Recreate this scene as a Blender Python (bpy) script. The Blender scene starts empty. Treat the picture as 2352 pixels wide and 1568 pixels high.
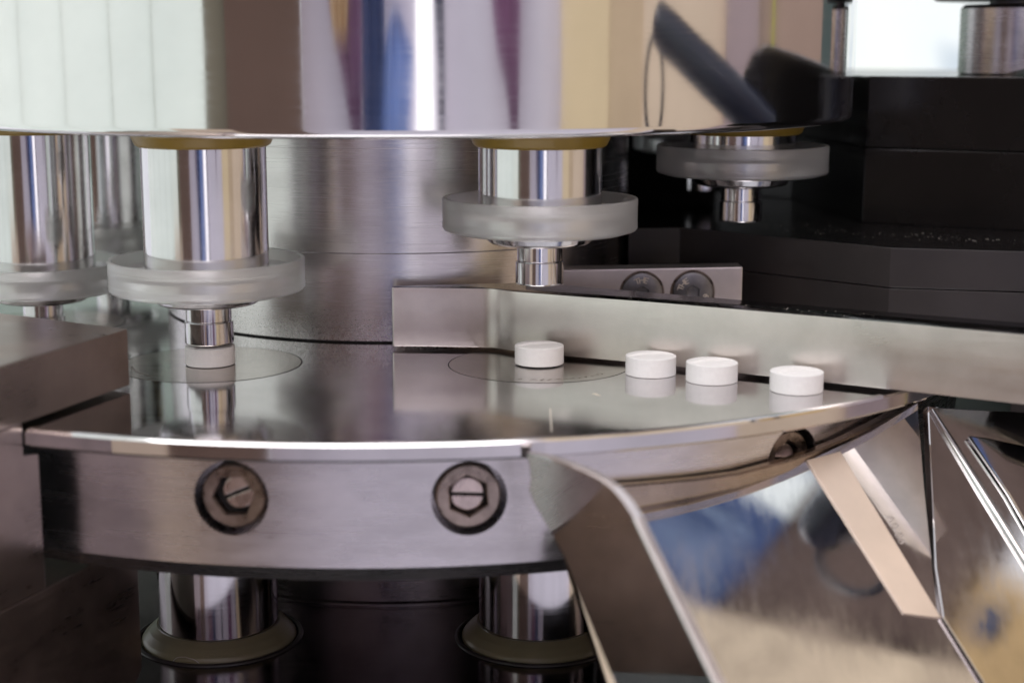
import bpy, bmesh, math, random
from mathutils import Vector, Matrix
from math import sin, cos, pi, radians as rad

random.seed(7)
scene = bpy.context.scene
COL = scene.collection
MM = 0.001                                    # every length below is in millimetres

# ------------------------------------------------------------------ camera, world, lamps, exposure
cam_data = bpy.data.cameras.new("camera")
cam = bpy.data.objects.new("camera", cam_data)
COL.objects.link(cam)
YAW, PITCH, ROLL = 0.0355, 0.1844, 0.0018
fw = Vector((sin(YAW) * cos(PITCH), cos(YAW) * cos(PITCH), -sin(PITCH)))
rt = Vector((cos(YAW), -sin(YAW), 0))
up = rt.cross(fw)
r2 = rt * cos(ROLL) + up * sin(ROLL)
u2 = -rt * sin(ROLL) + up * cos(ROLL)
mw = Matrix((r2, u2, -fw)).transposed().to_4x4()
mw.translation = Vector((14.6154, -406.3, 65.0685)) * MM
cam.matrix_world = mw
cam_data.sensor_width = 36.0
cam_data.lens = 3631.47 / 2352 * 36.0
cam_data.clip_start = 0.01
cam_data.clip_end = 20.0
cam_data.dof.use_dof = True
cam_data.dof.focus_distance = 0.334
cam_data.dof.aperture_fstop = 13.5
scene.camera = cam

world = bpy.data.worlds.new("World")
scene.world = world
world.use_nodes = True
wbg = world.node_tree.nodes["Background"]
wbg.inputs[0].default_value = (0.78, 0.79, 0.84, 1)
wbg.inputs[1].default_value = 1.0

def area(name, loc, target, sx, sy, power, color):
    d = bpy.data.lights.new(name, 'AREA')
    d.shape = 'RECTANGLE'; d.size = sx * MM; d.size_y = sy * MM
    d.energy = power; d.color = color
    o = bpy.data.objects.new(name, d); COL.objects.link(o)
    o.location = Vector(loc) * MM
    o.rotation_euler = (Vector(target) - Vector(loc)).to_track_quat('-Z', 'Y').to_euler()
    return o
area("front_fill_light", (-200, -800, 740), (0, -60, 0), 1100, 620, 8.0, (1.0, 0.96, 0.96))  # unseen area light added to brighten the tablets and the bar

vs = scene.view_settings
vs.view_transform = 'Standard'; vs.look = 'None'; vs.exposure = 0.42; vs.gamma = 1.0
vs.use_curve_mapping = False
scene.cycles.use_denoising = True
scene.cycles.use_adaptive_sampling = True
scene.cycles.adaptive_threshold = 0.02
scene.cycles.max_bounces = 12
scene.cycles.glossy_bounces = 8
scene.cycles.transmission_bounces = 8
scene.cycles.caustics_reflective = True
scene.cycles.sample_clamp_indirect = 4.0

# ------------------------------------------------------------------ materials
def lin(c):
    return tuple((v / 12.92 if v <= 0.04045 else ((v + 0.055) / 1.055) ** 2.4) for v in [x / 255 for x in c]) + (1,)

class NT:
    def __init__(s, name):
        s.m = bpy.data.materials.new(name); s.m.use_nodes = True
        s.t = s.m.node_tree; s.b = s.t.nodes["Principled BSDF"]
    def n(s, typ, **kw):
        nd = s.t.nodes.new(typ)
        for k, v in kw.items(): setattr(nd, k, v)
        return nd
    def l(s, a, b): s.t.links.new(a, b)
    def noise(s, scale=(1, 1, 1), detail=4.0, rough=0.55, mul=1.0):
        tc = s.n('ShaderNodeTexCoord'); mp = s.n('ShaderNodeMapping')
        mp.inputs['Scale'].default_value = [v * 1000.0 for v in scale]     # cycles per millimetre
        s.l(tc.outputs['Object'], mp.inputs['Vector'])
        nz = s.n('ShaderNodeTexNoise'); nz.inputs['Scale'].default_value = mul
        nz.inputs['Detail'].default_value = detail; nz.inputs['Roughness'].default_value = rough
        s.l(mp.outputs[0], nz.inputs['Vector'])
        return nz.outputs['Fac']
    def ramp(s, fac, stops):
        r = s.n('ShaderNodeValToRGB')
        el = r.color_ramp.elements
        while len(el) < len(stops): el.new(0.5)
        for e, (p, c) in zip(el, stops):
            e.position = p; e.color = c if len(c) == 4 else (*c, 1)
        s.l(fac, r.inputs[0]); return r.outputs[0]
    def rng(s, fac, a, b, lo, hi):
        r = s.n('ShaderNodeMapRange')
        for i, v in zip((1, 2, 3, 4), (a, b, lo, hi)): r.inputs[i].default_value = v
        s.l(fac, r.inputs[0]); return r.outputs[0]
    def bump(s, fac, strength, dist, prev=None):
        b = s.n('ShaderNodeBump'); b.inputs['Strength'].default_value = strength
        b.inputs['Distance'].default_value = dist * MM
        s.l(fac, b.inputs['Height'])
        if prev is not None: s.l(prev, b.inputs['Normal'])
        return b.outputs['Normal']

def metal(name, color, rough, brush=None, bstr=0.15, bdist=0.02, rvar=0.06, smudge=(0.05, 0.05, 0.05), cvar=0.12, fine=None):
    k = NT(name); b = k.b
    b.inputs['Metallic'].default_value = 1.0
    c = lin(color) if max(color) > 1 else (*color, 1)
    sm = k.noise(smudge, 5, 0.6)
    dk = tuple(v * (1 - cvar * 2) for v in c[:3]); lt = tuple(min(1, v * (1 + cvar * 0.6)) for v in c[:3])
    col = k.ramp(sm, [(0.3, dk), (0.7, lt)])
    k.l(col, b.inputs['Base Color'])
    rr = k.rng(sm, 0.3, 0.7, max(0.02, rough - rvar), rough + rvar)
    nrm = None
    if brush:
        bz = k.noise(brush, 6, 0.65)
        nrm = k.bump(bz, bstr, bdist)
        mt = k.n('ShaderNodeMath', operation='ADD'); k.l(rr, mt.inputs[0])
        k.l(k.rng(bz, 0.35, 0.75, -rvar * 0.6, rvar * 0.8), mt.inputs[1]); rr = mt.outputs[0]
    if fine:
        fz = k.noise(fine[0], 3, 0.6); nrm = k.bump(fz, fine[1], fine[2], nrm)
    k.l(rr, b.inputs['Roughness'])
    if nrm is not None: k.l(nrm, b.inputs['Normal'])
    return k.m

def diel(name, color, rough, var=0.15, scale=(0.05, 0.05, 0.05), bump=None, spec=0.5, trans=0.0, sss=0.0, coat=0.0):
    k = NT(name); b = k.b
    c = lin(color) if max(color) > 1 else (*color, 1)
    z = k.noise(scale, 5, 0.6)
    k.l(k.ramp(z, [(0.3, tuple(v * (1 - var) for v in c[:3])), (0.7, tuple(min(1, v * (1 + var)) for v in c[:3]))]), b.inputs['Base Color'])
    b.inputs['Roughness'].default_value = rough
    b.inputs['Specular IOR Level'].default_value = spec
    b.inputs['Transmission Weight'].default_value = trans
    b.inputs['Coat Weight'].default_value = coat
    if sss:
        b.inputs['Subsurface Weight'].default_value = sss
        b.inputs['Subsurface Radius'].default_value = (1.2 * MM, 1.2 * MM, 1.2 * MM)
        b.inputs['Subsurface Scale'].default_value = 1.0
    if bump:
        k.l(k.bump(k.noise(bump[0], 4, 0.6), bump[1], bump[2]), b.inputs['Normal'])
    return k.m

def emis(name, color, strength):
    k = NT(name)
    k.b.inputs['Base Color'].default_value = (0.6, 0.6, 0.6, 1)
    k.b.inputs['Emission Color'].default_value = (*color, 1)
    k.b.inputs['Emission Strength'].default_value = strength
    return k.m

M = {}
M['drum'] = metal('polished_drum_steel', (0.78, 0.77, 0.77), 0.075, brush=(0.02, 0.02, 0.9), bstr=0.10, bdist=0.02, rvar=0.03, smudge=(0.02, 0.02, 0.03), cvar=0.05, fine=((0.03, 0.03, 0.006), 0.25, 0.35))
M['chrome'] = metal('polished_punch_steel', (0.70, 0.69, 0.70), 0.12, brush=(0.05, 0.05, 1.5), bstr=0.05, bdist=0.01, rvar=0.03, cvar=0.06)
k = NT('brushed_column_steel'); k.b.inputs['Metallic'].default_value = 1.0
sm = k.noise((0.03, 0.03, 0.10), 5, 0.6); bz = k.noise((0.05, 0.05, 5.0), 6, 0.7); pz = k.noise((1.6, 1.6, 1.6), 3, 0.6)
k.l(k.ramp(sm, [(0.3, (0.56, 0.53, 0.53)), (0.7, (0.74, 0.71, 0.71))]), k.b.inputs['Base Color'])
tc = k.n('ShaderNodeTexCoord'); sx_ = k.n('ShaderNodeSeparateXYZ'); k.l(tc.outputs['Object'], sx_.inputs[0])
low_ = k.rng(sx_.outputs['Z'], 0.001, 0.009, 0.09, 0.0)                    # stained, pitted band just above the table
mm_ = k.n('ShaderNodeMath', operation='MULTIPLY'); k.l(k.rng(pz, 0.42, 0.60, 0, 1), mm_.inputs[0]); k.l(low_, mm_.inputs[1])
ra = k.n('ShaderNodeMath', operation='ADD'); k.l(k.rng(bz, 0.3, 0.7, 0.17, 0.30), ra.inputs[0]); k.l(mm_.outputs[0], ra.inputs[1])
k.l(ra.outputs[0], k.b.inputs['Roughness'])
nb = k.bump(bz, 0.30, 0.02); k.l(nb, k.b.inputs['Normal'])
M['column'] = k.m
M['table'] = metal('lapped_table_steel', (0.66, 0.64, 0.65), 0.085, brush=(0.01, 0.5, 0.5), bstr=0.03, bdist=0.01, rvar=0.035, smudge=(0.03, 0.03, 0.03), cvar=0.10)
M['die'] = metal('ground_die_steel', (0.50, 0.465, 0.435), 0.17, brush=(0.05, 1.2, 1.0), bstr=0.06, bdist=0.01, rvar=0.05, smudge=(0.08, 0.08, 0.08), cvar=0.12)
M['body'] = metal('turned_body_steel', (0.68, 0.65, 0.66), 0.27, brush=(0.02, 0.02, 1.6), bstr=0.30, bdist=0.03, rvar=0.05, smudge=(0.04, 0.04, 0.12), cvar=0.14)
M['bar'] = metal('satin_bar_steel', (0.80, 0.75, 0.71), 0.33, brush=(0.10, 0.10, 1.2), bstr=0.22, bdist=0.03, rvar=0.05, smudge=(0.05, 0.05, 0.05), cvar=0.10, fine=((2.4, 2.4, 2.4), 0.4, 0.04))
M['bartop'] = metal('dark_bar_top', (0.075, 0.068, 0.072), 0.16, brush=None, rvar=0.05, cvar=0.15)
M['mirror'] = metal('mirror_chute_steel', (0.72, 0.70, 0.70), 0.065, brush=(0.5, 0.12, 0.12), bstr=0.05, bdist=0.02, rvar=0.04, smudge=(0.04, 0.04, 0.04), cvar=0.15, fine=((0.03, 0.03, 0.03), 0.06, 0.2))
M['blasted'] = metal('bead_blasted_steel', (0.90, 0.77, 0.66), 0.52, brush=None, rvar=0.04, cvar=0.06, fine=((3, 3, 3), 0.35, 0.05))
M['bracket'] = metal('milled_bracket_steel', (0.82, 0.75, 0.74), 0.42, brush=(0.3, 0.3, 1.0), bstr=0.2, bdist=0.03, rvar=0.05, cvar=0.12)
M['plate'] = metal('ground_plate_steel', (0.47, 0.38, 0.335), 0.33, brush=(0.06, 0.06, 1.1), bstr=0.08, bdist=0.03, rvar=0.07, smudge=(0.03, 0.03, 0.03), cvar=0.2)
M['lip'] = metal('brown_lip_steel', (0.42, 0.345, 0.285), 0.28, brush=(0.05, 0.05, 1.1), bstr=0.15, bdist=0.02, rvar=0.05, cvar=0.2)
M['core'] = metal('worn_core_steel', (0.66, 0.55, 0.51), 0.28, brush=None, rvar=0.05, cvar=0.15, smudge=(0.4, 0.4, 0.4))
M['screw'] = metal('stained_screw_steel', (0.38, 0.31, 0.27), 0.30, brush=None, rvar=0.08, smudge=(0.3, 0.3, 0.3), cvar=0.25)
M['screwhead'] = metal('blackened_screw_head', (0.26, 0.255, 0.27), 0.42, brush=None, rvar=0.08, smudge=(0.2, 0.2, 0.2), cvar=0.2)
M['letters'] = diel('pale_lettering', (0.74, 0.66, 0.56), 0.5, var=0.1)
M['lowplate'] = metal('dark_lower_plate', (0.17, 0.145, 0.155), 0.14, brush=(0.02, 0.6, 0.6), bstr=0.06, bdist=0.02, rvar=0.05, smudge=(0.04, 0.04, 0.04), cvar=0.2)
M['hub'] = metal('dull_hub_steel', (0.34, 0.30, 0.30), 0.30, brush=(0.02, 0.02, 2.0), bstr=0.3, bdist=0.03, cvar=0.2)
M['cup'] = diel('frosted_cup_plastic', (0.98, 0.98, 0.96), 0.30, var=0.01, trans=0.86, bump=((0.8, 0.8, 0.8), 0.06, 0.05))
M['yellow'] = diel('amber_seal_rubber', (150, 122, 40), 0.35, var=0.15, trans=0.15)
M['olive'] = diel('olive_seal_rubber', (136, 128, 100), 0.30, var=0.12, sss=0.3)
M['black'] = diel('black_housing_plastic', (0.009, 0.008, 0.008), 0.18, var=0.25, bump=((0.15, 0.15, 1.2), 0.03, 0.02), spec=0.32)
M['blackside'] = diel('black_machined_edge', (0.030, 0.025, 0.0245), 0.38, spec=0.45, var=0.2, bump=((0.1, 0.1, 2.0), 0.15, 0.03))
M['dark'] = diel('dark_gap_and_shade', (0.01, 0.008, 0.007), 0.7)
M['tablet'] = diel('white_pressed_powder', (0.86, 0.84, 0.825), 0.75, var=0.03, scale=(1.2, 1.2, 1.2), bump=((2.2, 2.2, 2.2), 0.30, 0.06), spec=0.2)
M['dust'] = diel('pale_powder_dust', (0.42, 0.38, 0.34), 0.9)
M['fibre'] = diel('pale_fibre', (0.5, 0.45, 0.42), 0.8)

# ------------------------------------------------------------------ mesh helpers
def link(o, parent=None):
    COL.objects.link(o)
    if parent is not None: o.parent = parent
    return o

def mesh_obj(name, verts, faces, mat, parent=None, loc=None, smooth=None, bevel=None):
    me = bpy.data.meshes.new(name)
    me.from_pydata([tuple(c * MM for c in v) for v in verts], [], faces)
    bm = bmesh.new(); bm.from_mesh(me)
    bmesh.ops.recalc_face_normals(bm, faces=bm.faces)
    if bevel:
        ed = [e for e in bm.edges if e.is_manifold and e.calc_face_angle(0) > rad(28)]
        bmesh.ops.bevel(bm, geom=ed, offset=bevel * MM, segments=2, affect='EDGES', profile=0.6, clamp_overlap=True)
    bm.to_mesh(me); bm.free()
    if smooth is not None:
        for p in me.polygons: p.use_smooth = True
        me.set_sharp_from_angle(angle=rad(smooth))
    me.materials.append(mat)
    o = bpy.data.objects.new(name, me)
    link(o, parent)
    if loc is not None: o.location = Vector(loc) * MM
    return o

def lathe_data(prof, seg=128, close=False, a0=0.0, a1=2 * pi):
    full = abs(a1 - a0 - 2 * pi) < 1e-6
    dense = []                                   # support loops keep flat faces flat beside small fillets
    for k, p in enumerate(prof):
        dense.append(p)
        if k + 1 < len(prof) or close:
            q = prof[(k + 1) % len(prof)]; d = math.hypot(q[0] - p[0], q[1] - p[1])
            if d > 0.9:
                t = 0.08 / d
                dense.append((p[0] + (q[0] - p[0]) * t, p[1] + (q[1] - p[1]) * t))
                dense.append((q[0] - (q[0] - p[0]) * t, q[1] - (q[1] - p[1]) * t))
    prof[:] = dense
    n = seg if full else seg + 1
    verts = []; faces = []
    for i in range(n):
        a = a0 + (a1 - a0) * i / seg
        for r, z in prof: verts.append((r * sin(a), -r * cos(a), z))
    m = len(prof)
    for i in range(seg):
        j = (i + 1) % n
        for k in range(m - 1 + (1 if close else 0)):
            k2 = (k + 1) % m
            faces.append((i * m + k, j * m + k, j * m + k2, i * m + k2))
    return verts, faces

def lathe(name, prof, mat, parent=None, loc=None, seg=128, close=False, smooth=32, cap0=False, cap1=False):
    v, f = lathe_data(prof, seg, close)
    m = len(prof)
    if cap0: f.append(tuple(i * m for i in range(seg)))
    if cap1: f.append(tuple(i * m + m - 1 for i in range(seg)))
    return mesh_obj(name, v, f, mat, parent, loc, smooth)

def prism(name, poly, vec, mat, parent=None, bevel=None, smooth=None):
    """polygon of 3-D points pushed along vec."""
    n = len(poly)
    vs_ = [tuple(p) for p in poly] + [tuple(a + b for a, b in zip(p, vec)) for p in poly]
    fs = [tuple(range(n)), tuple(range(2 * n - 1, n - 1, -1))]
    for i in range(n):
        j = (i + 1) % n
        fs.append((i, j, n + j, n + i))
    return mesh_obj(name, vs_, fs, mat, parent, None, smooth, bevel)

def plan(name, pts, z0, z1, mat, parent=None, bevel=None, smooth=None):
    return prism(name, [(x, y, z0) for x, y in pts], (0, 0, z1 - z0), mat, parent, bevel, smooth)

def tube(name, pts, r, mat, parent=None, seg=10, smooth=60):
    pts = [Vector(p) for p in pts]
    rs = r if isinstance(r, (list, tuple)) else [r] * len(pts)
    verts = []; faces = []
    ref = Vector((0.31, 0.17, 0.93))
    for i, p in enumerate(pts):
        t = (pts[min(i + 1, len(pts) - 1)] - pts[max(i - 1, 0)]).normalized()
        a = t.cross(ref).normalized(); b = t.cross(a)
        for k in range(seg):
            an = 2 * pi * k / seg
            verts.append(tuple(p + (a * cos(an) + b * sin(an)) * rs[i]))
    for i in range(len(pts) - 1):
        for k in range(seg):
            k2 = (k + 1) % seg
            faces.append((i * seg + k, i * seg + k2, (i + 1) * seg + k2, (i + 1) * seg + k))
    faces.append(tuple(range(seg))); faces.append(tuple((len(pts) - 1) * seg + k for k in range(seg - 1, -1, -1)))
    return mesh_obj(name, verts, faces, mat, parent, None, smooth)

def empty(name, loc=(0, 0, 0)):
    o = bpy.data.objects.new(name, None); COL.objects.link(o)
    o.empty_display_size = 0.01
    o.location = Vector(loc) * MM
    return o

def tag(o, label, cat, group=None, kind=None):
    o['label'] = label; o['category'] = cat
    if group: o['group'] = group
    if kind: o['kind'] = kind
    return o

def copy_tree(o, parent=None):
    c = o.copy(); COL.objects.link(c); c.parent = parent
    for ch in list(o.children): copy_tree(ch, c)
    return c

def text_polys(s, size, depth):
    """outline of built-in lettering as (verts, faces) in mm, centred on x, baseline y = 0."""
    cu = bpy.data.curves.new('lettering', 'FONT'); cu.body = s; cu.size = size; cu.extrude = depth / 2
    cu.align_x = 'CENTER'; cu.resolution_u = 3
    ob = bpy.data.objects.new('lettering', cu); COL.objects.link(ob)
    dg = bpy.context.evaluated_depsgraph_get(); dg.update()
    me = ob.evaluated_get(dg).to_mesh()
    v = [tuple(p.co) for p in me.vertices]; f = [tuple(p.vertices) for p in me.polygons]
    ob.evaluated_get(dg).to_mesh_clear()
    bpy.data.objects.remove(ob); bpy.data.curves.remove(cu)
    return v, f

# ------------------------------------------------------------------ constants measured from the photograph
R_PITCH, PH, ST = 89.43, -0.4224, pi / 4
def station(i):
    a = PH + ST * i
    return (R_PITCH * sin(a), -R_PITCH * cos(a))

# ------------------------------------------------------------------ the rotating turret
turret = tag(empty('press_turret'), 'polished steel rotary press turret with mirror drum above and round die table below', 'turret')

lathe('upper_drum', [(60, 48.3), (111.6, 48.1), (112.3, 48.25), (112.75, 48.6), (113.0, 49.1), (113.1, 49.8), (113.1, 140), (60, 140)], M['drum'], turret, seg=256, close=True)
lathe('column', [(58.9, 0.4), (58.9, 19.9), (58.75, 20.0), (58.6, 20.1), (58.5, 43.0), (58.3, 43.05), (58.3, 43.3), (58.5, 43.35), (58.5, 49)], M['column'], turret, seg=200)
lathe('column_gap', [(58.3, -0.5), (58.3, 1.2)], M['dark'], turret, seg=160)
table = lathe('die_table', [(56, 0), (148.7, 0), (149.3, -0.25), (149.6, -0.7), (149.6, -3.0), (149.3, -3.4), (138, -3.5), (56, -3.5)], M['table'], turret, seg=320)

# table body with countersunk lock-screw holes cut through its wall
bv, bf = lathe_data([(128, -3.6), (140, -3.6), (140, -25.0), (139.6, -25.3), (137.2, -28.2), (128, -28.2)], 256, close=True)
body = mesh_obj('table_body', bv, bf, M['body'], turret, None, 32)
lathe('body_underside', [(128.2, -27.9), (64, -27.9)], M['hub'], turret, seg=96)
SCREW_AZ = (-10.3, 6.85, 34.2)
SCREW_Z = -12.7
cut_v, cut_f = [], []
for az in SCREW_AZ:
    a = rad(az); o = Vector((sin(a), -cos(a), 0)); t = Vector((cos(a), sin(a), 0)); base = len(cut_v); N = 40
    for rr, dist in ((6.75, 130.0), (6.75, 143.0)):
        for k in range(N):
            an = 2 * pi * k / N
            cut_v.append(tuple(o * dist + t * rr * cos(an) + Vector((0, 0, SCREW_Z + rr * sin(an)))))
    cut_f.append(tuple(base + k for k in range(N))); cut_f.append(tuple(base + N + k for k in range(N - 1, -1, -1)))
    for k in range(N):
        k2 = (k + 1) % N; cut_f.append((base + k, base + k2, base + N + k2, base + N + k))
cutter = mesh_obj('cutter', cut_v, cut_f, M['body'])
bo = body.modifiers.new('cut', 'BOOLEAN'); bo.object = cutter; bo.operation = 'DIFFERENCE'; bo.solver = 'EXACT'
dg = bpy.context.evaluated_depsgraph_get(); dg.update()
newme = bpy.data.meshes.new_from_object(body.evaluated_get(dg))
body.modifiers.clear(); body.data = newme
for p in newme.polygons: p.use_smooth = True
newme.set_sharp_from_angle(angle=rad(32))
bpy.data.objects.remove(cutter)

# lock screw: ring with hexagon socket and a slotted core, axis along local -Y
def screw_mesh():
    N = 48
    v = []; f = []
    hexr = lambda an: 3.75 * cos(pi / 6) / cos((an + pi / 6) % (pi / 3) - pi / 6)
    rings = [(5.85, 6.0, 0), (5.85, 1.7, 0), (5.45, 1.3, 0), (1.08, 1.4, 1), (1.0, 1.8, 1), (0.98, 5.2, 1)]
    for r, d, hx in rings:
        for k in range(N):
            an = 2 * pi * k / N
            q = hexr(an) * r if hx else r
            v.append((q * cos(an), d, q * sin(an)))
    for i in range(len(rings) - 1):
        for k in range(N):
            k2 = (k + 1) % N; f.append((i * N + k, i * N + k2, (i + 1) * N + k2, (i + 1) * N + k))
    f.append(tuple((len(rings) - 1) * N + k for k in range(N)))
    return v, f
def core_half(sgn):
    pts = [(2.9 * cos(pi * k / 16), 0.28 + (2.9 * sin(pi * k / 16)) * 0.93) for k in range(17)]
    return [(x, 2.7, sgn * z) for x, z in pts]
for az, tw in zip(SCREW_AZ, (24, -4, 60)):
    a = rad(az)
    s = empty('lock_screw'); s.parent = turret
    s.location = Vector((140 * sin(a), -140 * cos(a), SCREW_Z)) * MM
    s.rotation_euler = (0, 0, a)
    v, f = screw_mesh()
    ring = mesh_obj('screw_ring', v, f, M['screw'], s, None, 30); ring.rotation_euler = (0, rad(tw), 0)
    lathe('socket_shade', [(0.05, 0), (3.9, 0)], M['dark'], s, (0, 3.3, 0), seg=32).rotation_euler = (rad(90), 0, 0)  # black disc paints the shade inside the socket
    for sg in (1, -1):
        c = prism('screw_core', core_half(sg), (0, 2.2, 0), M['core'], s, bevel=0.25)
        c.rotation_euler = (0, rad(-tw if tw != 60 else 10), 0)
        if tw == 24: c.location = Vector((0.7, 0, 0.5)) * MM

# dies and their hairline joints
def die_parts(i):
    x, y = station(i)
    d = lathe('die', [(5.25, -3), (5.25, -0.15), (5.45, 0.05), (18.70, 0.05), (18.78, 0.02), (18.78, -0.5)], M['die'], turret, (x, y, 0), seg=96)
    lathe('die_joint', [(18.74, 0.018), (19.02, 0.018)], M['dark'], turret, (x, y, 0), seg=96)
    lathe('bore', [(5.27, 0.03), (5.0, -0.6), (4.9, -3)], M['dark'], turret, (x, y, 0), seg=48)
    return d
for i in range(8): die_parts(i)
# worn engraving along the front of two dies
def die_marks(i, spans, seed):
    rnd = random.Random(seed)
    x, y = station(i); v = []; f = []
    for a0, a1 in spans:
        a = a0
        while a < a1:
            h = 1.5 + rnd.random() * 0.3; w = 0.9
            for q in range(3):
                aa = rad(a) + rnd.random() * 0.04; rr = 15.6 + rnd.random() * 0.6; L = 0.5 + rnd.random() * 0.9
                c = Vector((rr * sin(aa), -rr * cos(aa), 0)); dirv = Vector((cos(aa + rnd.uniform(-1, 1)), sin(aa + rnd.uniform(-1, 1)), 0)).normalized()
                nn = Vector((-dirv.y, dirv.x, 0)) * 0.11; b = len(v)
                for p in (c - dirv * L / 2 - nn, c + dirv * L / 2 - nn, c + dirv * L / 2 + nn, c - dirv * L / 2 + nn):
                    v.append((p.x, p.y, 0.058))
                f.append((b, b + 1, b + 2, b + 3))
            a += 5.6
    o = mesh_obj('engraving', v, f, M['plate'], turret, (x, y, 0)); o['kind'] = 'stuff'
die_marks(1, [(-24, -14), (-8, -2), (4, 52)], 3)
die_marks(0, [(-80, -40)], 5)

# a fine pale streak and a powder smear on the table top
sc1 = [(31.5, -124.8), (31.75, -124.8), (30.9, -142.5), (30.75, -142.5)]
mesh_obj('pale_streak', [(x, y, 0.012) for x, y in sc1], [(0, 1, 2, 3)], M['letters'], turret)
sc2 = [(40.2, -112.2), (41.0, -111.9), (42.0, -114.0), (41.6, -114.4), (41.0, -113.6)]
mesh_obj('powder_smear', [(x, y, 0.012) for x, y in sc2], [(0, 1, 2, 3, 4)], M['letters'], turret)

# seals under the drum
for i in range(8):
    x, y = station(i)
    lathe('upper_seal', [(12.66, 48.4), (14.7, 48.3), (14.4, 47.2), (13.6, 45.5), (13.0, 45.1), (12.66, 45.3)], M['yellow'], turret, (x, y, 0), seg=72)

# lower guide: hub, dark polished plate and olive wiper seals
lathe('lower_hub', [(64.0, -26), (64.0, -58.6), (64.6, -59.0), (64.6, -59.5)], M['hub'], turret, seg=160)
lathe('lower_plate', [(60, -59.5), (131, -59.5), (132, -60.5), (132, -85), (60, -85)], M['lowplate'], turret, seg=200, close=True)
for i in range(-1, 4):
    x, y = station(i)
    ls = lathe('lower_seal', [(12.68, -56.0), (13.1, -55.9), (14.6, -57.0), (15.9, -58.3), (16.3, -59.0), (16.4, -59.5)], M['olive'], turret, (x, y, 0), seg=96)
    lathe('seal_groove', [(16.4, -59.47), (16.8, -59.47)], M['dark'], turret, (x, y, 0), seg=96)
    lathe('seal_collar', [(16.8, -59.5), (16.9, -59.1), (17.4, -58.95), (17.8, -59.2), (17.9, -59.5)], M['blackside'], turret, (x, y, 0), seg=96)
# raised mirrored lettering on the seal nearest the clamp plate
v, f = text_polys('FOUCH', 1.9, 0.08)
xx, yy = station(0); v2 = []
for px, py, pz in v:
    a = rad(8) - px / 15.0 + 0.0; t = py / 2.2
    rr = 15.9 - 1.2 * t + pz * 0.6; zz = -58.35 + 1.15 * t + pz * 0.8 + 0.06
    v2.append((xx + rr * sin(a), yy - rr * cos(a), zz))
mesh_obj('seal_lettering', v2, f, M['olive'], turret)

# ------------------------------------------------------------------ punches
punch = empty('upper_punch')
lathe('barrel', [(11.0, -7.2), (12.4, -6.9), (12.65, -6.6), (12.65, 30)], M['chrome'], punch, seg=96)
lathe('dust_cup', [(12.75, -3.2), (17.6, -3.2), (18.7, -2.4), (19.1, -0.15), (19.3, 0), (19.8, 0), (20.0, -0.2), (20.0, -1.5), (19.94, -1.7), (19.98, -1.9), (19.98, -4.4), (19.94, -4.65), (20.0, -4.9), (20.0, -6.0), (19.7, -6.45), (18.0, -7.0), (12.75, -7.0)], M['cup'], punch, seg=128, close=True)
lathe('flange', [(11.6, -6.9), (11.4, -7.6), (10.6, -8.9), (10.1, -9.3), (9.2, -9.5), (5.2, -9.9), (4.75, -10.1)], M['chrome'], punch, seg=96)
lathe('neck', [(4.65, -9.9), (4.65, -12.85), (4.55, -13.0), (4.55, -13.15)], M['chrome'], punch, seg=64)
lathe('tip', [(4.6, -13.1), (4.9, -13.12), (4.98, -13.2), (4.98, -17.5), (4.88, -17.7), (4.5, -17.6), (2.2, -17.2), (0.02, -17.1)], M['chrome'], punch, seg=64)
PUNCH = {
    -1: (15.1, 'steel punch with frosted cup, lowest of all, tip behind the brown clamp plate'),
    0: (22.3, 'steel punch with frosted cup whose tip touches the tablet nearest the clamp plate'),
    1: (34.8, 'steel punch with frosted cup raised above the tablet at the end of the bar'),
    2: (42.6, 'steel punch with frosted cup lifted highest, before the black housing'),
    3: (43.6, 'steel punch with only its tip showing in the dark behind the highest punch'),
    4: (43.0, 'steel punch hidden behind the column on the housing side'),
    5: (30.0, 'steel punch hidden behind the column on the open side'),
    6: (17.0, 'blurred steel punch far behind, between the two cups beside the clamp plate'),
}
for i in (0, 1, 2, 3, 6, -1):
    zc, lab = PUNCH[i]
    p = punch if i == 0 else copy_tree(punch)
    x, y = station(i)
    p.location = Vector((x, y, zc)) * MM
    tag(p, lab, 'punch', 'upper punches around the turret')

low = empty('lower_punch')
lathe('barrel', [(12.65, -59.4), (12.65, -27.0), (11, -26.5)], M['chrome'], low, seg=96)
LOW = {0: 'chrome lower punch barrel in an olive seal beside the clamp plate', 1: 'chrome lower punch barrel in an olive seal partly behind the chute wall'}
for i in (0, 1):
    p = low if i == 0 else copy_tree(low)
    x, y = station(i)
    p.location = Vector((x, y, 0)) * MM
    tag(p, LOW[i], 'punch', 'lower punches under the die table')

# ------------------------------------------------------------------ tablets
def tablet_mesh(r=5.1, h=3.7, dome=0.45):
    N = 96; v = []; f = []
    prof = [(r - 0.15, 0.0), (r, 0.12), (r, h), (r - 0.06, h + 0.06), (r - 0.55, h + 0.22)]
    rr = r - 0.55
    for k in range(1, 25): 
        q = rr * (1 - k / 24.0); prof.append((max(q, 0.01), h + 0.22 + dome * (1 - (q / rr) ** 2)))
    for i in range(N):
        a = 2 * pi * i / N
        for k, (pr_, z) in enumerate(prof):
            x, y = pr_ * cos(a), pr_ * sin(a)
            if k >= 4:
                g = max(0.0, 1 - abs(y) / 0.55); z -= 0.65 * g * min(1.0, (k - 3) / 2)
                if y < 0: z -= 0.36 * max(0.0, 1 - pr_ / rr) ** 0.5
            v.append((x, y, z))
    m = len(prof)
    for i in range(N):
        j = (i + 1) % N
        for k in range(m - 1): f.append((i * m + k, j * m + k, j * m + k + 1, i * m + k + 1))
    f.append(tuple(i * m for i in range(N - 1, -1, -1)))
    return v, f
tv, tf = tablet_mesh()
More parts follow.
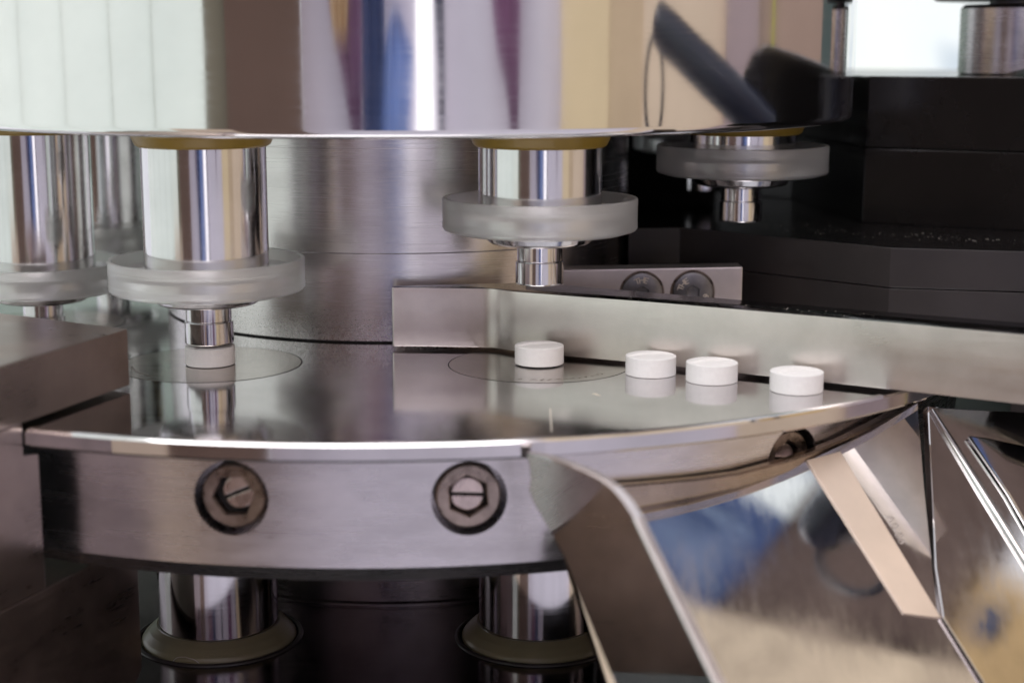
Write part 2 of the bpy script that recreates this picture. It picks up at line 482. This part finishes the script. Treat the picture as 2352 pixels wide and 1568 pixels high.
TAB = [
    (*station(0), 0.12, 62, 'white tablet under a punch tip on the die beside the clamp plate'),
    (*station(1), 0.30, 16, 'white scored tablet rising from its die below the raised punch'),
    (53.8, -93.9, 0.02, 14, 'white scored tablet against the bar, next after the one on the die'),
    (65.1, -100.9, 0.02, 20, 'white scored tablet, middle one of the three along the steel bar'),
    (80.0, -110.3, 0.02, 24, 'white scored tablet nearest the table edge and the chute'),
]
tab0 = None
for x, y, z, rz, lab in TAB:
    if tab0 is None:
        o = tab0 = mesh_obj('tablet', tv, tf, M['tablet'], None, None, 26)
    else:
        o = tab0.copy(); COL.objects.link(o)
    o.location = Vector((x, y, z)) * MM; o.rotation_euler = (0, 0, rad(rz))
    tag(o, lab, 'tablet', 'tablets on the die table')

# ------------------------------------------------------------------ take-off bar
front = [(0.9, -66.9), (8, -67.3), (20.2, -68.6), (22.6, -69.3), (24.2, -70.6), (25.6, -72.0), (27.6, -73.6), (55.0, -88.0), (95.6, -112.3), (118.3, -127.0), (128, -133.2)]
back = [(133, -121.5), (121, -113.4), (98.8, -100.5), (72.7, -85.2), (42, -66.2), (35, -61.8), (28, -60.4), (15, -61.9), (1.2, -64.2), (0.7, -64.8), (0.6, -66.5)]
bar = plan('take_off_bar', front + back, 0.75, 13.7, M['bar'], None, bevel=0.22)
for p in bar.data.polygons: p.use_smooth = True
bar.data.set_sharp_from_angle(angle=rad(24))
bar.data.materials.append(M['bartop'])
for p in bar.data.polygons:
    if p.normal.z > 0.95: p.material_index = 1  # top face gets a darker, smoother metal than the sides
tag(bar, 'satin steel take-off bar crossing the die table behind the row of tablets', 'bar')
# ------------------------------------------------------------------ bracket with two socket screws
br = tag(empty('screw_bracket', (55, -50, 0)), 'milled steel bracket with two dark socket screws behind the bar', 'bracket')
def bl(p): return (p[0] - 55, p[1] + 50, p[2])
prism('bracket_plate', [bl(p) for p in ((30.5, -50.6, 1.2), (80.2, -49.0, 1.2), (80.2, -49.0, 15.5), (30.5, -50.6, 15.0))], (0.1, 7, 0), M['bracket'], br, bevel=0.3)
def bscrew(px, py, pz, rot):
    s = empty('bracket_screw'); s.parent = br; s.location = Vector(bl((px, py, pz))) * MM
    s.rotation_euler = (0, 0, rad(1.8))
    N = 64
    def ring(prof, name, mat, hexn=0):
        v = []; f = []
        for r, d, hx in prof:
            for k in range(N):
                an = 2 * pi * k / N
                q = r * (cos(pi / 6) / cos((an + pi / 6) % (pi / 3) - pi / 6)) if hx else r
                v.append((q * cos(an), d, q * sin(an)))
        for i in range(len(prof) - 1):
            for k in range(N):
                k2 = (k + 1) % N; f.append((i * N + k, i * N + k2, (i + 1) * N + k2, (i + 1) * N + k))
        f.append(tuple((len(prof) - 1) * N + k for k in range(N)))
        return mesh_obj(name, v, f, mat, s, None, 30)
    ring([(5.2, 0.05, 0), (5.2, -0.12, 0), (5.05, -0.14, 0), (4.75, -0.02, 0)], 'counterbore', M['screw'])
    h = ring([(4.7, 0.0, 0), (4.6, -0.45, 0), (4.3, -0.62, 0), (1.75, -0.62, 1), (1.65, -0.5, 1), (1.5, -0.2, 1), (0.5, -0.1, 0)], 'head', M['screwhead'])
    for txt, a0, step, flip in (('THE', 90 + rot, 19, 1), ('12.9', 270 + rot, 17, -1)):
        v2 = []; f2 = []
        n = len(txt)
        for i, ch in enumerate(txt):
            v, f = text_polys(ch, 2.0, 0.16)
            ang = rad(a0 + flip * -step * (i - (n - 1) / 2)); base = len(v2)
            for x, y, z in v:
                rr = 2.45 + y if flip == 1 else 3.85 - y
                aa = ang - flip * x / 3.0
                v2.append((rr * cos(aa), -0.66 - z, rr * sin(aa)))
            f2 += [tuple(base + q for q in ff) for ff in f]
        mesh_obj('head_lettering', v2, f2, M['letters'], s)
bscrew(57.0, -49.75, 9.6, 4)
bscrew(68.7, -49.38, 9.7, 50)

# ------------------------------------------------------------------ black housing on the right
hs = tag(empty('black_housing', (118, -8, 0)), 'glossy black housing of stacked faceted plates beyond the bar', 'housing')
def hl(pts): return [(x - 118, y + 8) for x, y in pts]
edge = [(57, -20), (70, -18), (87, -35), (111.5, -59), (139, -66), (190, -78)]
rear = [(200, 90), (90, 140), (8, 134), (8, 62), (42, 46), (59, 17)]
plan('base_plate', hl(edge + rear), 0.6, 11.9, M['blackside'], hs, bevel=0.15)
plan('ledge_plate', hl(edge + rear), 12.15, 21.0, M['blackside'], hs, bevel=0.15)
plan('ledge_top', hl([(57.3, -19.5), (70.3, -17.4), (87.3, -34.4), (111.7, -58.3), (139, -65.3), (190, -77.3), (200, 90), (90, 139), (8.3, 133.5), (8.3, 62.6), (42.3, 46.5), (59.4, 17.2)]), 21.0, 21.06, M['black'], hs)
guard = [(118, -8), (153, -26), (215, -52), (220, 100), (-25, 155), (-25, 134), (95, 82), (113, 55)]
plan('guard_block', hl(guard), 21.08, 39.9, M['black'], hs, bevel=0.3)
plan('guard_cap', hl([(x + 0.2, y + 0.2) for x, y in guard]), 40.1, 57.9, M['black'], hs, bevel=0.3)
plan('skirt', hl([(155, -25), (133, -80), (165, -95), (215, -85), (215, 95), (142, 62)]), -92, 0.45, M['blackside'], hs, bevel=0.3)
# powder dust on the housing ledge
dv, df = [], []
rnd = random.Random(11)
for k in range(130):
    t = rnd.random()
    if k < 170:
        x = 90 + 60 * t; y = -8 - (x - 90) * 0.62 + rnd.gauss(0, 5) - 8
        if y < -64 + (139 - x) * 0.0: continue
        e = -35 - (x - 87) if x < 111.5 else -59 - (x - 111.5) * 0.26
        if y < e + 0.5: continue
    else:
        x = 74 + 30 * t; y = -14 - (x - 72) * 1.2 + abs(rnd.gauss(0, 3)) + 2
    s = 0.04 + 0.09 * rnd.random() ** 3; b = len(dv)
    for q in ((-s, -s, 0), (s, -s, 0), (s * .6, s, 0), (-s * .8, s * .7, 0), (0, 0, s * 1.2)):
        dv.append((x + q[0] - 118, y + q[1] + 8, 21.07 + q[2]))
    df += [(b, b + 1, b + 4), (b + 1, b + 2, b + 4), (b + 2, b + 3, b + 4), (b + 3, b, b + 4)]
du = mesh_obj('powder_dust', dv, df, M['dust'], hs); du['kind'] = 'stuff'
dv, df = [], []
for k in range(150):
    t = rnd.random(); u = rnd.random()
    x = 34 + 62 * t ** 1.3; yf = -73.6 - (x - 27.6) * 0.552 ; y = yf + 0.5 + u * 7.5
    s = 0.03 + 0.08 * rnd.random() ** 2; b = len(dv)
    for q in ((-s, -s, 0), (s, -s, 0), (s * .6, s, 0), (-s * .8, s * .7, 0), (0, 0, s * 1.2)):
        dv.append((x + q[0], y + q[1], 13.71 + q[2]))
    df += [(b, b + 1, b + 4), (b + 1, b + 2, b + 4), (b + 2, b + 3, b + 4), (b + 3, b, b + 4)]
du = mesh_obj('bar_dust', dv, df, M['dust'], bar); du['kind'] = 'stuff'

# steel roller standing on the housing
ro = tag(empty('steel_roller', (160, 10, 57.9)), 'upright steel roller with dark top plate standing on the black housing', 'roller')
lathe('roller_body', [(0.5, 0), (12.6, 0), (13.2, 0.5), (13.2, 17.0), (12.2, 18.0), (0.5, 18.0)], M['body'], ro, seg=96)
lathe('roller_spindle', [(6, 18), (6, 19.2)], M['screwhead'], ro, seg=48)
lathe('top_plate', [(0.5, 19.0), (19.6, 19.0), (20.2, 19.5), (20.2, 30), (0.5, 30)], M['blackside'], ro, seg=96)

# ------------------------------------------------------------------ clamp plate on the left
cp = tag(empty('clamp_plate', (-48.4, -105.8, 0)), 'brown grey steel clamp plate with a notch for the table edge', 'plate')
D = (-0.366, -0.931)                    # along the visible face
def F(s, z, off=0.0): return (D[0] * s + 0.931 * off, D[1] * s - 0.366 * off, z)
prism('upper_arm', [F(0, 0.8), F(70, 0.8), F(70, 11.8), F(0, 11.8)], (-37.8, 24.3, 0), M['plate'], cp, bevel=0.25)
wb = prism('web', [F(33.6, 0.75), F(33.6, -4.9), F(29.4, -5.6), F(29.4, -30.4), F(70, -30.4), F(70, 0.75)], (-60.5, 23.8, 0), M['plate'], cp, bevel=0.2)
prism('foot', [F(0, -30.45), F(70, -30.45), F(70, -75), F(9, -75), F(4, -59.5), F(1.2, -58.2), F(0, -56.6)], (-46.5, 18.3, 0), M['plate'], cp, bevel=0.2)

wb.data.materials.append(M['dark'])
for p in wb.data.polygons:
    if p.normal.dot(Vector((0.931, -0.366, 0))) < 0.6: p.material_index = 1  # faces turned from the front painted dark for shade inside the slot

# ------------------------------------------------------------------ discharge chute
ch = tag(empty('discharge_chute', (60, -140, -14)), 'mirror polished steel discharge chute with folded side wall and bright divider', 'chute')
def cl(p): return (p[0] - 60, p[1] + 140, p[2] + 14)
B = rad(30); hdir = Vector((sin(B), -cos(B), 0)); ldir = Vector((cos(B), sin(B), 0)); S0 = Vector((25.9, -149.4, 0))
def W(al, z): 
    p = S0 + hdir * al; return cl((p.x, p.y, z))
wall_top = [(0.2, -1.7), (6, -1.1), (12.5, -0.9), (18, -0.95), (22, -1.2), (25, -1.9), (28, -3.2), (31, -5.2), (51.5, -25.2), (80, -53)]
wall_bot = [(54, -63), (26.7, -33.5), (11.5, -16.5), (5, -11.5), (2.4, -9.5), (1.2, -8.0), (1.7, -6.0), (1.4, -4.0)]
wl = prism('side_wall', [W(*p) for p in wall_top + wall_bot], tuple(ldir * 1.9), M['mirror'], ch, bevel=0.35)
wl.data.materials.append(M['bracket'])
for p in wl.data.polygons:
    if abs(p.normal.dot(ldir)) < 0.9: p.material_index = 1
# curved lip against the table body
lip_az = [15, 17, 19.6, 24, 27.8, 32, 35.2, 39, 42.2, 46, 50, 53]
top_z = [-11.2, -11.4, -11.6, -11.9, -12.0, -11.3, -10.6, -9.5, -8.3, -7.2, -6.0, -5.2]
low_z = [-16.0, -15.9, -15.5, -14.9, -14.4, -13.4, -12.5, -11.4, -10.2, -8.9, -7.5, -6.4]
v = []; f = []
for a_, t_, l_ in zip(lip_az, top_z, low_z):
    a_ = rad(a_)
    for rr, zz in ((141.0, t_), (142.6, t_ + 0.05), (143.0, t_ - 0.3), (143.0, l_), (142.5, l_ - 0.4), (141.0, l_ - 0.4)):
        v.append(cl((rr * sin(a_), -rr * cos(a_), zz)))
for i in range(len(lip_az) - 1):
    for k in range(6):
        k2 = (k + 1) % 6; f.append((i * 6 + k, (i + 1) * 6 + k, (i + 1) * 6 + k2, i * 6 + k2))
f.append(tuple(range(6))); f.append(tuple((len(lip_az) - 1) * 6 + k for k in range(5, -1, -1)))
mesh_obj('lip', v, f, M['lip'], ch, None, 35)
# sloping floor
fn = Vector((sin(rad(18)) * cos(rad(44)), -cos(rad(18)) * cos(rad(44)), sin(rad(44))))
f0 = Vector((56, -130, -16.0))
poly = [Vector(p) for p in ((33.4, -143.3, -21.9), (45.9, -132.4, -15.1), (57, -128, -15.1), (66.9, -124.6, -14.2), (75, -121, -13.2), (82.3, -117.1, -11.8), (94.9, -109.7, -8.6), (106.2, -102.0, -4.7), (104.2, -116, -17), (102.5, -130, -30), (102.2, -136.2, -36.6), (108.0, -144.0, -46.2), (114, -152, -56), (43, -168, -48))]
poly = [p - fn * ((p - f0).dot(fn)) for p in poly]
prism('floor_sheet', [cl(tuple(p)) for p in poly], tuple(-fn * 1.6), M['mirror'], ch)
# bead-blasted divider strip laid on the floor, with engraved characters on the polished channel beside it
dq = [Vector(p) for p in ((80.9, -118.6, -11.4), (95.2, -137.8, -34.9), (102.3, -136.8, -36.2), (88.0, -115.4, -10.6))]
dq = [p - fn * ((p - f0).dot(fn) - 0.4) for p in dq]
divi = prism('divider', [cl(tuple(p)) for p in dq], tuple(-fn * 0.36), M['blasted'], ch, bevel=0.08)
A0 = Vector(cl((94.9, -120.0, -18.6))); A1 = Vector(cl((99.1, -128.8, -28.6)))
ex = (A1 - A0).normalized(); ey = fn.cross(ex)
if ey.x < 0: ey = -ey
v, f = text_polys('A0-06', 2.5, 0.04)
m_ = (A0 + A1) / 2
v2 = []
for x, y, z in v:
    p = m_ + ex * x + ey * (y - 1.2)
    p = p - fn * ((p - Vector(cl(tuple(f0)))).dot(fn) - 0.04 - z); v2.append(tuple(p))
mesh_obj('channel_lettering', v2, f, M['column'], ch)
# right-hand wall of the chute: inclined sheet with a rounded rib and a raised panel
RW = [(108.9, -100.0, -5.5), (102.9, -129.1, -29.4), (102.3, -136.9, -36.2), (107.8, -144.8, -45.7), (113, -152, -56), (122.1, -149, -56), (138.3, -90.7, -9.6), (111.8, -99.3, -6.1)]
rp = [Vector(p) for p in RW]
rn = (rp[3] - rp[2]).cross(rp[0] - rp[2]).normalized()
if rn.y > 0: rn = -rn
def RP(p, h=0.0):
    p = Vector(p); return cl(tuple(p - rn * ((p - rp[0]).dot(rn) - h)))
rw = prism('end_wall', [RP(p) for p in RW], tuple(-rn * 2.0), M['mirror'], ch, bevel=0.3)
rw.data.materials.append(M['hub'])
for p in rw.data.polygons:
    if p.normal.dot(rn) < 0.5: p.material_index = 1  # edges and back coloured darker to quell their bright reflection
tube('rib', [RP(p, 0.2) for p in ((109.5, -100.8, -6.4), (112.0, -105.0, -11.4), (116.3, -112.2, -19.7), (122.3, -121.9, -31.1), (126.1, -128.1, -38.4), (130, -134, -46))], [0.5, 0.8, 0.9, 0.9, 0.9, 0.9], M['mirror'], rw, seg=14)
prism('raised_panel', [RP(p, 0.2) for p in ((115.9, -103.3, -11.5), (119.8, -102.2, -12.3), (123.8, -101.5, -13.3), (135.5, -99.2, -16.2), (127.8, -122.8, -34.3), (121.8, -111.3, -21.3))], tuple(rn * 0.9), M['mirror'], rw, bevel=0.4, smooth=25)

# small fibre caught on the lower seal
sx, sy = station(0)
fb = []
for k in range(13):
    t = k / 12; a = rad(-26 + 20 * t)
    fb.append((sx + 16.7 * sin(a), sy - 16.7 * cos(a), -59.2 + 1.6 * (1 - abs(2 * t - 1)) ** 0.8 + 0.25 * sin(9 * t)))
tag(tube('lint_fibre', fb, 0.07, M['fibre'], None, seg=6), 'thin pale lint fibre caught on the olive seal below the table', 'fibre')

mb = lathe('base_shade_disc', [(0.5, -95), (200, -95), (204, -98), (204, -140)], diel('shade_disc_black', (0.018, 0.020, 0.020), 0.5), None, seg=64)
mb['kind'] = 'structure'  # unseen disc added to darken reflections from below

# ------------------------------------------------------------------ surroundings the polished steel mirrors, some of them invented stand-ins
PC = lambda c: tuple(lin(c)[:3])
def standing(name, az0, az1, color, z0=-900, z1=1100, rho=900, thick=30, mat=None, label=None, cat=None, wavy=0.0, rough=0.7):
    n = max(2, int((az1 - az0) / 1.5)); pts = []
    for k in range(n + 1):
        a = rad(az0 + (az1 - az0) * k / n); q = rho + wavy * sin(k * 1.9); pts.append((q * sin(a), -q * cos(a)))
    for k in range(n, -1, -1):
        a = rad(az0 + (az1 - az0) * k / n); q = rho + thick + wavy * sin(k * 1.9); pts.append((q * sin(a), -q * cos(a)))
    v = [(x, y, z0) for x, y in pts] + [(x, y, z1) for x, y in pts]
    N = len(pts); m = n + 1; f = []
    for i in range(N): f.append((i, (i + 1) % N, N + (i + 1) % N, N + i))
    for k in range(n):
        f.append((k, k + 1, N - 2 - k, N - 1 - k)); f.append((N + k, N + k + 1, 2 * N - 2 - k, 2 * N - 1 - k))
    o = mesh_obj(name, v, f, mat or diel(name + '_surface', color, rough, var=0.08, scale=(0.004, 0.004, 0.004)), None, None, 40)
    if label: tag(o, label, cat)
    else: o['kind'] = 'structure'
    return o
glow = NT('daylit_window'); glow.b.inputs['Base Color'].default_value = (0.5, 0.5, 0.5, 1)
wz = glow.noise((0.0025, 0.0025, 0.002), 3, 0.5)
glow.l(glow.ramp(wz, [(0.3, (0.60, 0.71, 0.64)), (0.7, (0.78, 0.88, 0.80))]), glow.b.inputs['Emission Color'])
glow.b.inputs['Emission Strength'].default_value = 0.56
def drape(name, rows, color, rho, label, cat, thick=12, mat=None):
    """standing sheet whose edges follow rows of (z, azimuth0, azimuth1); folded a little like cloth."""
    n = 10; v = []; f = []; m = n + 1
    for z, a0, a1 in rows:
        for q in (0, thick):
            for k in range(m):
                a = rad(a0 + (a1 - a0) * k / n); r = rho + q + 8 * sin(k * 1.7 + z * 0.01)
                v.append((r * sin(a), -r * cos(a), z))
    w = 2 * m
    for i in range(len(rows) - 1):
        for k in range(n):
            f.append((i * w + k, i * w + k + 1, (i + 1) * w + k + 1, (i + 1) * w + k))
            f.append((i * w + m + k, i * w + m + k + 1, (i + 1) * w + m + k + 1, (i + 1) * w + m + k))
        for k in (0, n): f.append((i * w + k, (i + 1) * w + k, (i + 1) * w + m + k, i * w + m + k))
    for i in (0, len(rows) - 1):
        for k in range(n): f.append((i * w + k, i * w + k + 1, i * w + m + k + 1, i * w + m + k))
    o = mesh_obj(name, v, f, mat or diel(name + '_surface', color, 0.75, var=0.22, scale=(0.012, 0.012, 0.02)), None, None, 40)
    return tag(o, label, cat)
win = standing('side_window', -104, -38.2, None, mat=glow.m, label='tall pale daylit window mirrored at the drum edge', cat='window')
gb = diel('glazing_bar_paint', (176, 176, 168), 0.5)
for az in (-97, -86.5, -73, -60.5, -50):
    a = rad(az)
    plan('glazing_bar', [(894 * sin(a) + 1.4 * cos(a), -894 * cos(a) + 1.4 * sin(a)), (894 * sin(a) - 1.4 * cos(a), -894 * cos(a) - 1.4 * sin(a)), (899 * sin(a) - 1.4 * cos(a), -899 * cos(a) - 1.4 * sin(a)), (899 * sin(a) + 1.4 * cos(a), -899 * cos(a) + 1.4 * sin(a))], -900, 1100, gb, win)
standing('window_post', -38.2, -33.8, (128, 120, 104), label='grey olive window post mirrored in the drum', cat='post')
standing('brown_pillar', -33.8, -17.7, (106, 82, 72), rho=880, z0=-900, label='wide brown pillar mirrored in the drum', cat='pillar')
standing('cream_reflector', -47, -33, (222, 198, 178), rho=860, z1=-66, label='added low cream cabinet beside the pillar mirrored in the take-off bar', cat='reflector')  # added to send beige into the bar; no known piece of furniture
standing('front_wall', -17.7, 56, (227, 219, 232), rho=1000)
drape('purple_cloth', [(-40, -6.6, -5.6), (0, -7.6, -5.6), (20, -8.4, -5.5), (50, -9.6, -5.4), (75, -11.2, -5.4), (110, -12.6, -5.3), (700, -13, -5)], (128, 92, 124), 930, 'purple stand-in cloth mirrored in the drum left of centre', 'cloth')  # cloths are invented stand-ins for the coloured shapes mirrored in the drum
drape('tan_cloth', [(70, -11.0, -8.5), (95, -11.8, -8.0), (200, -12, -7)], (196, 164, 128), 915, 'tan stand-in cloth over the purple one mirrored in the drum', 'cloth')
drape('navy_cloth', [(-110, -5.0, -1.6), (20, -5.0, -1.2), (60, -5.1, -0.6), (700, -5.2, -0.4)], (62, 74, 116), 905, 'dark navy stand-in cloth mirrored in the drum centre', 'cloth')
drape('blue_cloth', [(-110, -1.6, 4.8), (15, -1.4, 4.2), (40, -1.0, 4.8), (62, -0.7, 5.2), (80, 0.5, 3.6), (88, 1.5, 2.5)], (126, 148, 206), 912, 'light blue stand-in cloth mirrored in the drum centre', 'cloth')
drape('navy_post', [(-110, 10.4, 11.7), (60, 10.3, 11.7), (80, 9.8, 11.7), (700, 9.4, 11.7)], (52, 58, 88), 905, 'thin navy post mirrored in the drum', 'post')
drape('maroon_cloth', [(-20, 25.8, 27.0), (12, 25.4, 27.2), (40, 24.6, 27.4), (60, 23.0, 27.4), (95, 21.6, 27.5), (700, 21, 28)], (124, 78, 114), 930, 'maroon stand-in cloth mirrored in the drum right of centre', 'cloth')
standing('cream_screen', 36.5, 47.4, (228, 204, 166), rho=920, z0=-110, label='cream screen mirrored in the drum', cat='screen')
standing('tan_screen', 47.4, 55.8, (202, 176, 146), rho=925, z0=-110, label='tan screen beside the cream one mirrored in the drum', cat='screen')
standing('side_wall_right', 55.8, 89, (222, 198, 174), rho=920, z1=560)
standing('mauve_post', 78, 88.5, (160, 140, 142), rho=880, z1=260, label='mauve grey post mirrored at the drum edge', cat='post')
standing('tan_board', 70, 82.3, (214, 180, 130), rho=905, z0=430, z1=692, label='tan board high on the beige wall mirrored in the chute end', cat='board')
standing('blue_sign', 78.6, 80.4, (30, 66, 112), rho=898, z0=648, z1=672, thick=5, label='small blue sign on the tan board mirrored in the chute', cat='sign')
standing('brown_beam', 60, 104, (96, 76, 68), rho=900, z0=700, z1=1088, label='brown beam above the tan board mirrored in the chute', cat='beam')
drape('cream_sheet', [(560, 30, 69.5), (700, 30, 67), (919, 30, 63.1), (1072, 30, 60.3), (1300, 30, 56.2)], (236, 212, 184), 880, 'cream sheet hanging before the brown beam mirrored in the chute', 'sheet')
hood = standing('blue_hood', 55, 104, (62, 84, 134), rho=900, z0=1092, z1=1600, label='dark blue hood above the brown beam mirrored in the chute', cat='hood')
for a0, a1, z0, z1 in ((61.6, 61.9, 1100, 1290), (62.8, 63.3, 1130, 1300), (64.2, 64.4, 1110, 1260), (65.6, 66.0, 1120, 1240)):
    standing('hood_trim', a0, a1, (170, 190, 218), rho=894, z0=z0, z1=z1, thick=4).parent = hood
standing('hood_lamp', 68.2, 71.6, None, rho=888, z0=1085, z1=1185, thick=8, mat=emis('hood_lamp_glow', (0.80, 0.90, 0.90), 0.62), label='small lit pane under the blue hood mirrored in the chute', cat='lamp')
standing('far_side_wall', 89, 117, (162, 136, 122), rho=920, z1=148)
standing('green_column', 117, 128, (70, 84, 82), rho=920, z1=300, label='dark grey green column mirrored at the very edge of the drum', cat='column')
standing('yellow_strip', 94.0, 94.6, (190, 190, 60), rho=905, z1=140, label='thin yellow green strip mirrored at the drum edge', cat='strip')
# glowing strip added beside the camera to draw the bright streak on every punch
strip_m = emis('streak_strip_glow', (1.0, 0.95, 1.0), 1.0)
standing('streak_strip', 5.6, 9.4, None, rho=895, thick=20, z0=-100, z1=112, mat=strip_m, label='added upright glowing strip mirrored as the brightest streak on the punches', cat='lamp')

# dark lever with a cord loop, out of frame on the right, mirrored in drum and chute
lv = tag(empty('dark_lever', (148, -150, 72)), 'dark rounded lever with a cord loop mirrored in drum and chute', 'lever')
lm = diel('dark_lever_plastic', (26, 30, 50), 0.35, var=0.1)
a0 = Vector((0, 0, 0)); a1 = Vector((6, 84, -29))
pts = [a0 + (a1 - a0) * t for t in (0, 0.01, 0.025, 0.05, 0.08, 0.5, 1.0)]
tube('lever_rod', pts, [0.9, 3.8, 5.6, 6.4, 6.6, 6.6, 6.6], lm, lv, seg=24)
prism('lever_mount', [(6, y + 150, z - 72) for y, z in ((-96, 38), (-88, 58), (-80, 64), (-70, 65.5), (0, 58.5), (0, 21.2), (-96, 21.2))], (50, 0, 0), M['black'], lv, bevel=1.5)
loop = []
for k in range(25):
    t = 2 * pi * k / 24
    loop.append((2 * sin(t), 1 + 6 * sin(t), -18 + 14 * cos(t)))
tube('cord_loop', loop, 1.1, lm, lv, seg=8)

# bright window far behind the housing, out of focus
bw = NT('rear_window_glow'); bw.b.inputs['Base Color'].default_value = (0.5, 0.5, 0.5, 1)
z_ = bw.noise((0.009, 0.009, 0.009), 2, 0.5)
bw.l(bw.ramp(z_, [(0.36, (0.30, 0.44, 0.54)), (0.44, (0.72, 0.82, 0.84)), (0.62, (0.80, 0.88, 0.80))]), bw.b.inputs['Emission Color'])
bw.b.inputs['Emission Strength'].default_value = 0.5
rwin = prism('rear_window', [(150, 900, -300), (900, 900, -300), (900, 900, 500), (150, 900, 500)], (0, 20, 0), bw.m)
tag(rwin, 'pale blurred daylit window behind the black housing', 'window')
rwall = prism('rear_wall', [(-900, 930, -600), (900, 930, -600), (900, 930, 900), (-900, 930, 900)], (0, 20, 0), diel('rear_wall_paint', (150, 165, 155), 0.7))
rwall['kind'] = 'structure'
